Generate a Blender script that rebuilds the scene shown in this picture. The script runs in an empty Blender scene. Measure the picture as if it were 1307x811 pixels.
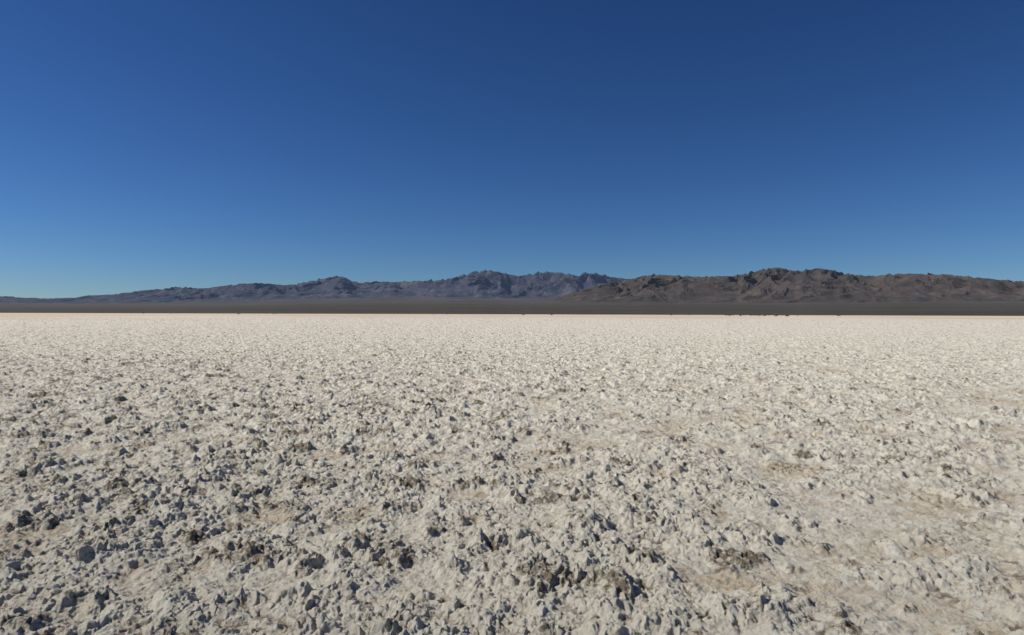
import bpy, math, numpy as np
from mathutils import Vector, Matrix
scene=bpy.context.scene
F=871.0; CX=653.5
def link(o): scene.collection.objects.link(o); return o
# ---------------- noise -----------------
def h2(ix,iy,seed):
    ix=ix.astype(np.int64).astype(np.uint32); iy=iy.astype(np.int64).astype(np.uint32)
    h=ix*np.uint32(374761393)+iy*np.uint32(668265263)+np.uint32((seed*2246822519+12345)&0xffffffff)
    h^=h>>np.uint32(15); h*=np.uint32(2246822519); h^=h>>np.uint32(13); h*=np.uint32(3266489917); h^=h>>np.uint32(16)
    return h
def u01(h): return (h&np.uint32(0xffff)).astype(np.float32)/65535.0
def u02(h): return (h>>np.uint32(16)).astype(np.float32)/65535.0
def perlin(x,y,seed):
    x0=np.floor(x); y0=np.floor(y); fx=(x-x0).astype(np.float32); fy=(y-y0).astype(np.float32)
    def g(dx,dy):
        a=u01(h2(x0+dx,y0+dy,seed))*6.2831853
        return np.cos(a)*(fx-dx)+np.sin(a)*(fy-dy)
    u=fx*fx*fx*(fx*(fx*6-15)+10); v=fy*fy*fy*(fy*(fy*6-15)+10)
    a=g(0,0);b=g(1,0);c=g(0,1);d=g(1,1)
    return ((a+(b-a)*u)+((c+(d-c)*u)-(a+(b-a)*u))*v)*1.5
def fbm(x,y,seed,oct=4,gain=0.5):
    s=0;a=1
    for i in range(oct):
        s=s+a*perlin(x*2**i+i*17.3,y*2**i-i*9.1,seed+i); a*=gain
    return s
def billow(x,y,seed,oct=4,gain=0.5):
    s=0;a=1;t=0
    for i in range(oct):
        s=s+a*np.abs(perlin(x*2.1**i+i*17.3,y*2.1**i-i*9.1,seed+i)); t+=a; a*=gain
    return s/t
def ridged(x,y,seed,oct=6):
    s=0;a=1;w=1;t=0
    for i in range(oct):
        n=1-np.abs(perlin(x*2.03**i+i*7.7,y*2.03**i+i*3.1,seed+i)); n=n*n*w
        w=np.clip(n*1.6,0,1); s=s+n*a; t+=a; a*=0.5
    return s/t
def clods(x,y,cell,seed,dens,ex=0.5):
    X=x/cell; Y=y/cell; x0=np.floor(X); y0=np.floor(Y)
    best=np.zeros(X.shape,np.float32)
    for dx in (-1,0,1):
        for dy in (-1,0,1):
            cx=x0+dx; cy=y0+dy
            h=h2(cx,cy,seed); k=h2(cx,cy,seed+77)
            px=(X-cx-u01(h)); py=(Y-cy-u02(h))
            rad=0.35+0.5*u01(k); hh=u02(k)
            on=(u01(h2(cx,cy,seed+31))<dens)
            q=1-(px*px+py*py)/(rad*rad)
            v=np.clip(q,0,1)**ex*(0.35+0.65*hh)*rad/0.7*on
            best=np.maximum(best,v.astype(np.float32))
    return best
def sm(a,b,x):
    t=np.clip((x-a)/(b-a),0,1); return t*t*(3-2*t)
def grid_mesh(name,X,Y,Z,mat,attrs={},closed=False):
    nr,nc=X.shape
    co=np.empty((nr*nc,3),np.float32); co[:,0]=X.ravel();co[:,1]=Y.ravel();co[:,2]=Z.ravel()
    idx=np.arange(nr*nc,dtype=np.int32).reshape(nr,nc)
    if closed: idx=np.concatenate([idx,idx[:,:1]],1)
    a=idx[:-1,:-1];b=idx[:-1,1:];c=idx[1:,1:];d=idx[1:,:-1]
    q=np.stack([a,d,c,b],-1).reshape(-1)
    n=len(q)//4
    me=bpy.data.meshes.new(name)
    me.vertices.add(nr*nc); me.vertices.foreach_set("co",co.ravel())
    me.loops.add(n*4); me.loops.foreach_set("vertex_index",q)
    me.polygons.add(n); me.polygons.foreach_set("loop_start",np.arange(0,n*4,4,dtype=np.int32))
    me.polygons.foreach_set("use_smooth",np.ones(n,dtype=bool))
    me.update(calc_edges=True)
    for k,v in attrs.items():
        at=me.attributes.new(k,'FLOAT','POINT'); at.data.foreach_set("value",v.astype(np.float32).ravel())
    if me.polygons[n//2].normal.z<0: me.flip_normals()
    me.materials.append(mat)
    return link(bpy.data.objects.new(name,me))
# ---------------- materials -----------------
class M:
    def __init__(s,name):
        s.m=bpy.data.materials.new(name); s.m.use_nodes=True; s.t=s.m.node_tree; s.n=s.t.nodes
        s.b=s.n["Principled BSDF"]; s.b.inputs["Roughness"].default_value=0.95
        s.b.inputs["Specular IOR Level"].default_value=0.1
        s.geo=s.n.new("ShaderNodeNewGeometry")
    def lk(s,a,b): s.t.links.new(a,b)
    def noise(s,scale,detail=5,rough=0.55,vec=None):
        n=s.n.new("ShaderNodeTexNoise"); n.inputs["Scale"].default_value=scale; n.inputs["Detail"].default_value=detail; n.inputs["Roughness"].default_value=rough
        s.lk(vec or s.geo.outputs["Position"],n.inputs["Vector"]); return n.outputs["Fac"]
    def rng(s,x,a,b,c=0,d=1):
        n=s.n.new("ShaderNodeMapRange"); s.lk(x,n.inputs["Value"])
        for i,v in zip(("From Min","From Max","To Min","To Max"),(a,b,c,d)): n.inputs[i].default_value=v
        return n.outputs["Result"]
    def math(s,op,a,b):
        n=s.n.new("ShaderNodeMath"); n.operation=op
        for i,v in enumerate((a,b)):
            if isinstance(v,(int,float)): n.inputs[i].default_value=v
            else: s.lk(v,n.inputs[i])
        return n.outputs[0]
    def mix(s,f,a,b):
        n=s.n.new("ShaderNodeMix"); n.data_type='RGBA'
        s.lk(f,n.inputs["Factor"]) if not isinstance(f,(int,float)) else setattr(n.inputs["Factor"],"default_value",f)
        for sk,v in ((n.inputs[6],a),(n.inputs[7],b)):
            if isinstance(v,tuple): sk.default_value=(*v,1)
            else: s.lk(v,sk)
        return n.outputs[2]
    def attr(s,k):
        n=s.n.new("ShaderNodeAttribute"); n.attribute_name=k; return n.outputs["Fac"]
    def bump(s,h,dist,strength=1.0):
        n=s.n.new("ShaderNodeBump"); n.inputs["Distance"].default_value=dist; n.inputs["Strength"].default_value=strength
        s.lk(h,n.inputs["Height"]); s.lk(n.outputs[0],s.b.inputs["Normal"])
    def col(s,c): s.lk(c,s.b.inputs["Base Color"])

# salt flat
m=M("salt_crust")
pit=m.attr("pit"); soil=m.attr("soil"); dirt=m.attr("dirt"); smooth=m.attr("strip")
base=m.mix(m.noise(2.3,4),(0.67,0.63,0.525),(0.80,0.77,0.67))
base=m.mix(m.rng(m.noise(14,5,0.65),0.38,0.68),base,(0.66,0.60,0.475))
tan=m.mix(m.rng(m.noise(5,6,0.6),0.35,0.65),(0.51,0.405,0.275),(0.65,0.56,0.425))
f=m.math('ADD',soil,m.rng(m.noise(9,6,0.75),0.3,0.7,-0.45,0.45))
c=m.mix(m.rng(f,0.28,0.72,0,0.9),base,tan)
grime=m.mix(m.rng(m.noise(30,4,0.7),0.3,0.7),(0.105,0.080,0.048),(0.34,0.28,0.195))
df=m.math('ADD',dirt,m.rng(m.noise(20,6,0.85),0.34,0.66,-0.5,0.5))
c=m.mix(m.rng(df,0.38,0.68,0,0.95),c,grime)
c=m.mix(m.math('MULTIPLY',pit,0.9),c,(0.19,0.14,0.085))  # brown soil between clods, also painted in to brown the crevice shade
c=m.mix(smooth,c,m.mix(m.rng(m.noise(0.01,4),0.4,0.6),(0.58,0.455,0.31),(0.70,0.605,0.465)))
m.col(c)
hh=m.math('ADD',m.noise(60,7,0.8),m.math('MULTIPLY',m.noise(240,4,0.7),0.5))
m.bump(hh,0.015,1.0)
salt=m.m

def rock(name,c1,c2,c3,sc,bd,air_glow):
    m=M(name)
    n1=m.rng(m.noise(sc,6,0.65),0.38,0.62); n2=m.rng(m.noise(sc*4.3,6,0.7),0.47,0.66)
    c=m.mix(n1,c1,c2); c=m.mix(m.math('MULTIPLY',n2,0.6),c,c3)
    m.col(c); m.bump(m.noise(sc*6,6,0.7),bd,1.0)
    m.b.inputs["Emission Color"].default_value=(*air_glow,1); m.b.inputs["Emission Strength"].default_value=1.0  # rock glows faintly in place of airlight, lifting its shadows
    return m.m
far_m=rock("haze_tinted_far_rock",(0.028,0.033,0.044),(0.048,0.049,0.060),(0.135,0.112,0.102),0.0008,55,(0.027,0.039,0.070))  # blue distance haze painted into the rock's base colour and glow
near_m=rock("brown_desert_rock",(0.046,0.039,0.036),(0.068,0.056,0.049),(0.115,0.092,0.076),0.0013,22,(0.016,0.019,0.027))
m=M("scrub_gravel")
haze_up=m.attr("haze_up")
lo_=m.mix(m.rng(m.noise(0.0012,6,0.6),0.35,0.65),(0.053,0.048,0.035),(0.073,0.066,0.049))
hi_=m.mix(m.rng(m.noise(0.0009,6,0.6),0.35,0.65),(0.070,0.069,0.070),(0.112,0.106,0.102))
c=m.mix(haze_up,lo_,hi_)  # distance haze painted into the gravel colour, paler and greyer farther out
c=m.mix(m.rng(m.noise(0.02,5,0.75),0.45,0.7,0,0.5),c,(0.046,0.046,0.034))
m.col(c); m.bump(m.noise(0.08,4,0.7),2.0,0.8)
m.b.inputs["Emission Color"].default_value=(0.007,0.008,0.011,1); m.b.inputs["Emission Strength"].default_value=1.0  # flat surface glow standing in for airlight over the plain
plain_m=m.m

# ---------------- salt flat -----------------
def lin(a,b,n): return np.linspace(a,b,n,endpoint=False)
azd=np.radians(lin(-50,50,1800))
azo=np.radians(lin(50,310,130))
az=np.concatenate([azd,azo])
def rows(a,b,s): return np.exp(np.arange(math.log(a),math.log(b),s))
r=np.concatenate([rows(0.15,2.7,0.03),rows(2.7,8,0.0014),rows(8,30,0.0027),rows(30,120,0.005),rows(120,3600,0.025)])
R,A=np.meshgrid(r,az,indexing='ij')
x=R*np.sin(A); y=R*np.cos(A)
w1=fbm(x*6,y*6,1,4,0.6); w2=fbm(x*6+9,y*6+4,5,4,0.6)
wx=x+0.05*w1; wy=y+0.05*w2
big=fbm(x*0.25,y*0.3,11,4)
mid=fbm(x*1.3,y*1.3,21,4,0.6)
left=sm(5,-5,x/np.maximum(R,3)*10)
rough=np.clip(0.54+0.38*big+0.55*mid+0.25*(left-0.5),0,1)
rough=sm(0.08,0.85,rough)
c1=clods(wx,wy,0.21,100,0.75,0.8)
c2=clods(wx+3,wy,0.09,200,0.8,0.8)
w2x=x+0.012*perlin(x*28,y*28,41)+0.02*w1; w2y=y+0.012*perlin(x*28+5,y*28,42)+0.02*w2
c3=clods(w2x,w2y,0.045,300,0.85,0.65)
c4=clods(w2x+1,w2y,0.022,400,0.9,0.6)
clu=fbm(x*2.6,y*2.6,131,4,0.6); tuft=sm(0.18,0.8,clu+0.12*(left-0.5)+0.18*big)
fr=fbm(x*7,y*7,61,3,0.5)
bl=billow(x*4,y*4,151,6,0.60)
amp=(0.42+0.58*rough)
h=amp*(0.036*c1+0.020*c2+0.015*c3+0.009*c4+0.088*bl)+0.013*amp*fr+tuft*(0.022+0.022*c2+0.016*c3)
h=h+0.022*big+0.016*mid
near=1-sm(900,2200,R)
z=(h*near).astype(np.float32)
px=0.010*fbm(x*14,y*14,71,3,.5)*(amp+tuft*.6); py=0.010*fbm(x*14+7,y*14+3,81,3,.5)*(amp+tuft*.6)
fade=1-sm(20,50,R)
X=x+px*fade; Y=y+py*fade
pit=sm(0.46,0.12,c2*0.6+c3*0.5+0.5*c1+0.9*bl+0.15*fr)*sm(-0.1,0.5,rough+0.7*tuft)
soil=np.clip(0.46-0.6*rough+0.45*fbm(x*0.7,y*0.8,91,5,0.6),0,1)*(1-sm(.2,.6,c1)*0.4)
dirt=np.clip(0.15+0.30*fbm(x*2.2,y*2.2,95,3)+0.36*tuft+0.08*(left-0.5),0,0.8)
strip=sm(150,380,R*(1+0.3*fbm(x*0.003,y*0.006,97,3)))*0.95
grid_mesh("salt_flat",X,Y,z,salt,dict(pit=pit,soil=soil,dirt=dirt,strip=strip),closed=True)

# ---------------- alluvial plain and mountains -----------------
def bajada(r,a):
    s=np.clip(r-3200,0,None)
    k=0.44+0.56*sm(math.radians(-37),math.radians(-6),a)
    hgt=(s*0.0262+s*s*2.6e-7)
    lim=0.0238*r
    return np.minimum(hgt,lim)*k
def terr(n,r0,r1,nr,ext=55,pw=1.0):
    a=np.radians(np.linspace(-ext,ext,n)); rr=r0+(r1-r0)*np.linspace(0,1,nr)**pw
    return np.meshgrid(rr,a,indexing='ij')
R,A=terr(700,2900,17500,300,pw=1.5)
x=R*np.sin(A);y=R*np.cos(A)
edge=R+180*fbm(A*9,A*0+3.1,7,4)
Z=bajada(edge,A)+0.0009*(R-2900)*fbm(x/1800,y/1800,15,5)
Z=np.where(R<3000,-3,Z)
grid_mesh("alluvial_plain",x,y,Z,plain_m,dict(haze_up=sm(3800,10000,R)))

def profile(pts,A):
    pts=sorted(pts); px=np.array([p[0] for p in pts],float); py=np.array([p[1] for p in pts],float)
    hz=401+(px-CX)*0.003
    aa=np.arctan2(px-CX,F); te=(hz-py)/np.hypot(px-CX,F)
    return np.interp(A,aa,te)
farp=[(-420,383),(-200,380),(-60,377),(0,378),(12,378),(30,380),(45,380),(60,381),(80,380),(95,380),(110,377),(140,376),(165,373),(185,370),(205,369),(225,366),(240,367),(260,368),(275,366),(290,364),(310,362),(325,361),(345,362),(365,364),(380,362),(395,359),(410,356),(420,354),(430,352),(440,354),(450,359),(460,361),(480,359),(500,360),(520,359),(545,358),(565,357),(580,354),(595,350),(605,347),(618,345),(632,346),(645,349),(658,352),(672,351),(685,348),(700,347),(715,348),(728,350),(737,352),(748,348),(760,349),(775,352),(790,355),(805,356),(850,360),(950,366),(1100,372),(1700,376)]
nearp=[(600,392),(690,386),(720,377),(750,368),(780,360),(805,356),(820,352),(835,350),(855,351),(875,352),(895,353),(915,352),(935,352),(955,348),(975,343),(990,341),(1005,343),(1015,346),(1030,344),(1045,342),(1060,344),(1080,349),(1100,351),(1115,352),(1130,350),(1150,349),(1180,349),(1210,350),(1240,353),(1270,356),(1307,359),(1400,362),(1550,366),(1900,374)]
def gsm(v,sg):
    k=np.arange(-3*sg,3*sg+1); g=np.exp(-k*k/(2*sg*sg)); g/=g.sum()
    return np.convolve(np.pad(v,3*sg,mode='edge'),g,'valid')
def mountains(name,prof,mat,n,nr,r0,rc,r1,seed,scale,a0,a1,nz,sgs):
    a=np.radians(np.linspace(a0,a1,n)); rr=np.linspace(r0,r1,nr)
    R,A=np.meshgrid(rr,a,indexing='ij'); x=R*np.sin(A); y=R*np.cos(A)
    wxx=x+scale*0.3*fbm(x/scale,y/scale,seed+50,3); wyy=y+scale*0.3*fbm(x/scale+5,y/scale,seed+60,3)
    n1=ridged(wxx/scale,wyy/scale,seed,7)
    n2=fbm(x/(scale*1.7),y/(scale*1.7),seed+90,3)
    env=sm(r0,rc,R)*(1-0.8*sm(rc,r1,R))
    base=bajada(R,A)
    te=profile(prof,a)
    fl=base*0.75
    H=np.clip(te*rc-0.75*bajada(np.full(n,float(rc)),a),8,None)[None,:]
    mnt=H*(env*(0.62+nz*(n1-0.45)*(1-0.5*env)+0.12*n2))
    mnt=np.maximum(mnt,0)
    for sg in sgs:
        k=np.argmax((fl+mnt)/R,axis=0)
        rb=rr[k]; want=te*rb-fl[k,np.arange(n)]; have=mnt[k,np.arange(n)]
        s=gsm(np.clip(want/np.maximum(have,1),0.3,2.5),sg)
        mnt=mnt*s[None,:]
    Z=fl+mnt-6
    Z=Z-sm(r0+0.12*(rc-r0),r0,R)*60
    grid_mesh(name,x,y,Z,mat)
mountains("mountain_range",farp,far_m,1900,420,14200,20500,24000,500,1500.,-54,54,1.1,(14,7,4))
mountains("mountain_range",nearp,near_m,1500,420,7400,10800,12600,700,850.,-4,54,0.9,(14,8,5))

# ---------------- distant shrubs at the edge of the playa -----------------
rng=np.random.default_rng(4)
vs=[];fs=[]
def shrub(cx,cy,w,hh):
    for k in range(60):
        a=rng.uniform(0,6.283); q=w*math.sqrt(rng.uniform(0,1)); px=cx+q*math.cos(a); py=cy+q*math.sin(a)
        pz=rng.uniform(0,1)*hh*math.sqrt(max(0.05,1-(q/w)**2)); s=w*rng.uniform(.12,.25)
        b=len(vs)
        for _ in range(3): vs.append((px+rng.normal()*s,py+rng.normal()*s,max(0,pz+rng.normal()*s)))
        fs.append((b,b+1,b+2))
for i in range(60):
    pxl=rng.choice([rng.uniform(925,1005),rng.uniform(0,1307)],p=[.6,.4]); d=rng.uniform(800,2300)
    a=math.atan2(pxl-CX,F); w=rng.uniform(0.8,2.6)
    shrub(d*math.sin(a),d*math.cos(a),w,w*rng.uniform(.7,1.2))
me=bpy.data.meshes.new("desert_shrubs"); me.from_pydata(vs,[],fs)
m=M("dry_shrub"); m.col(m.mix(m.noise(1.0),(0.06,0.055,0.03),(0.11,0.09,0.055))); me.materials.append(m.m)
link(bpy.data.objects.new("desert_shrubs",me))

# ---------------- light -----------------
EL=math.radians(42); AZ=math.radians(-88)
s=Vector((math.cos(EL)*math.sin(AZ),math.cos(EL)*math.cos(AZ),math.sin(EL)))
L=bpy.data.lights.new("sun","SUN"); L.energy=4.6; L.angle=math.radians(0.53); L.color=(1,0.965,0.895)
lo=link(bpy.data.objects.new("sun",L)); lo.rotation_euler=s.to_track_quat('Z','Y').to_euler()
w=bpy.data.worlds.new("World"); scene.world=w; w.use_nodes=True; nt=w.node_tree
bg=nt.nodes["Background"]; sky=nt.nodes.new("ShaderNodeTexSky"); sky.sky_type='NISHITA'; sky.sun_disc=False
sky.sun_elevation=EL; sky.sun_rotation=AZ; sky.altitude=1500; sky.air_density=1.0; sky.dust_density=0.0; sky.ozone_density=3.0
S=0.08
sep=nt.nodes.new("ShaderNodeSeparateColor"); comb=nt.nodes.new("ShaderNodeCombineColor")
nt.links.new(sky.outputs[0],sep.inputs[0])
for i,(g,k) in enumerate(((1.36,0.52),(1.27,0.67),(1.23,0.92))):   # per-channel response (deeper desert sky)
    p=nt.nodes.new("ShaderNodeMath"); p.operation='POWER'; p.inputs[1].default_value=g
    q=nt.nodes.new("ShaderNodeMath"); q.operation='MULTIPLY'; q.inputs[1].default_value=k*S**(g-1)
    nt.links.new(sep.outputs[i],p.inputs[0]); nt.links.new(p.outputs[0],q.inputs[0]); nt.links.new(q.outputs[0],comb.inputs[i])
nt.links.new(comb.outputs[0],bg.inputs[0])
bg.inputs[1].default_value=S
# ---------------- camera -----------------
cd=bpy.data.cameras.new("camera"); cam=link(bpy.data.objects.new("camera",cd)); scene.camera=cam
cd.sensor_width=36; cd.lens=36*F/1307; cd.clip_start=0.05; cd.clip_end=80000
pitch=math.radians(90)-4.5/F; roll=math.atan(0.003)
cam.matrix_world=Matrix.Translation((0,0,1.62))@Matrix.Rotation(pitch,4,'X')@Matrix.Rotation(roll,4,'Z')
scene.view_settings.view_transform='Standard'; scene.view_settings.look='None'; scene.view_settings.exposure=0
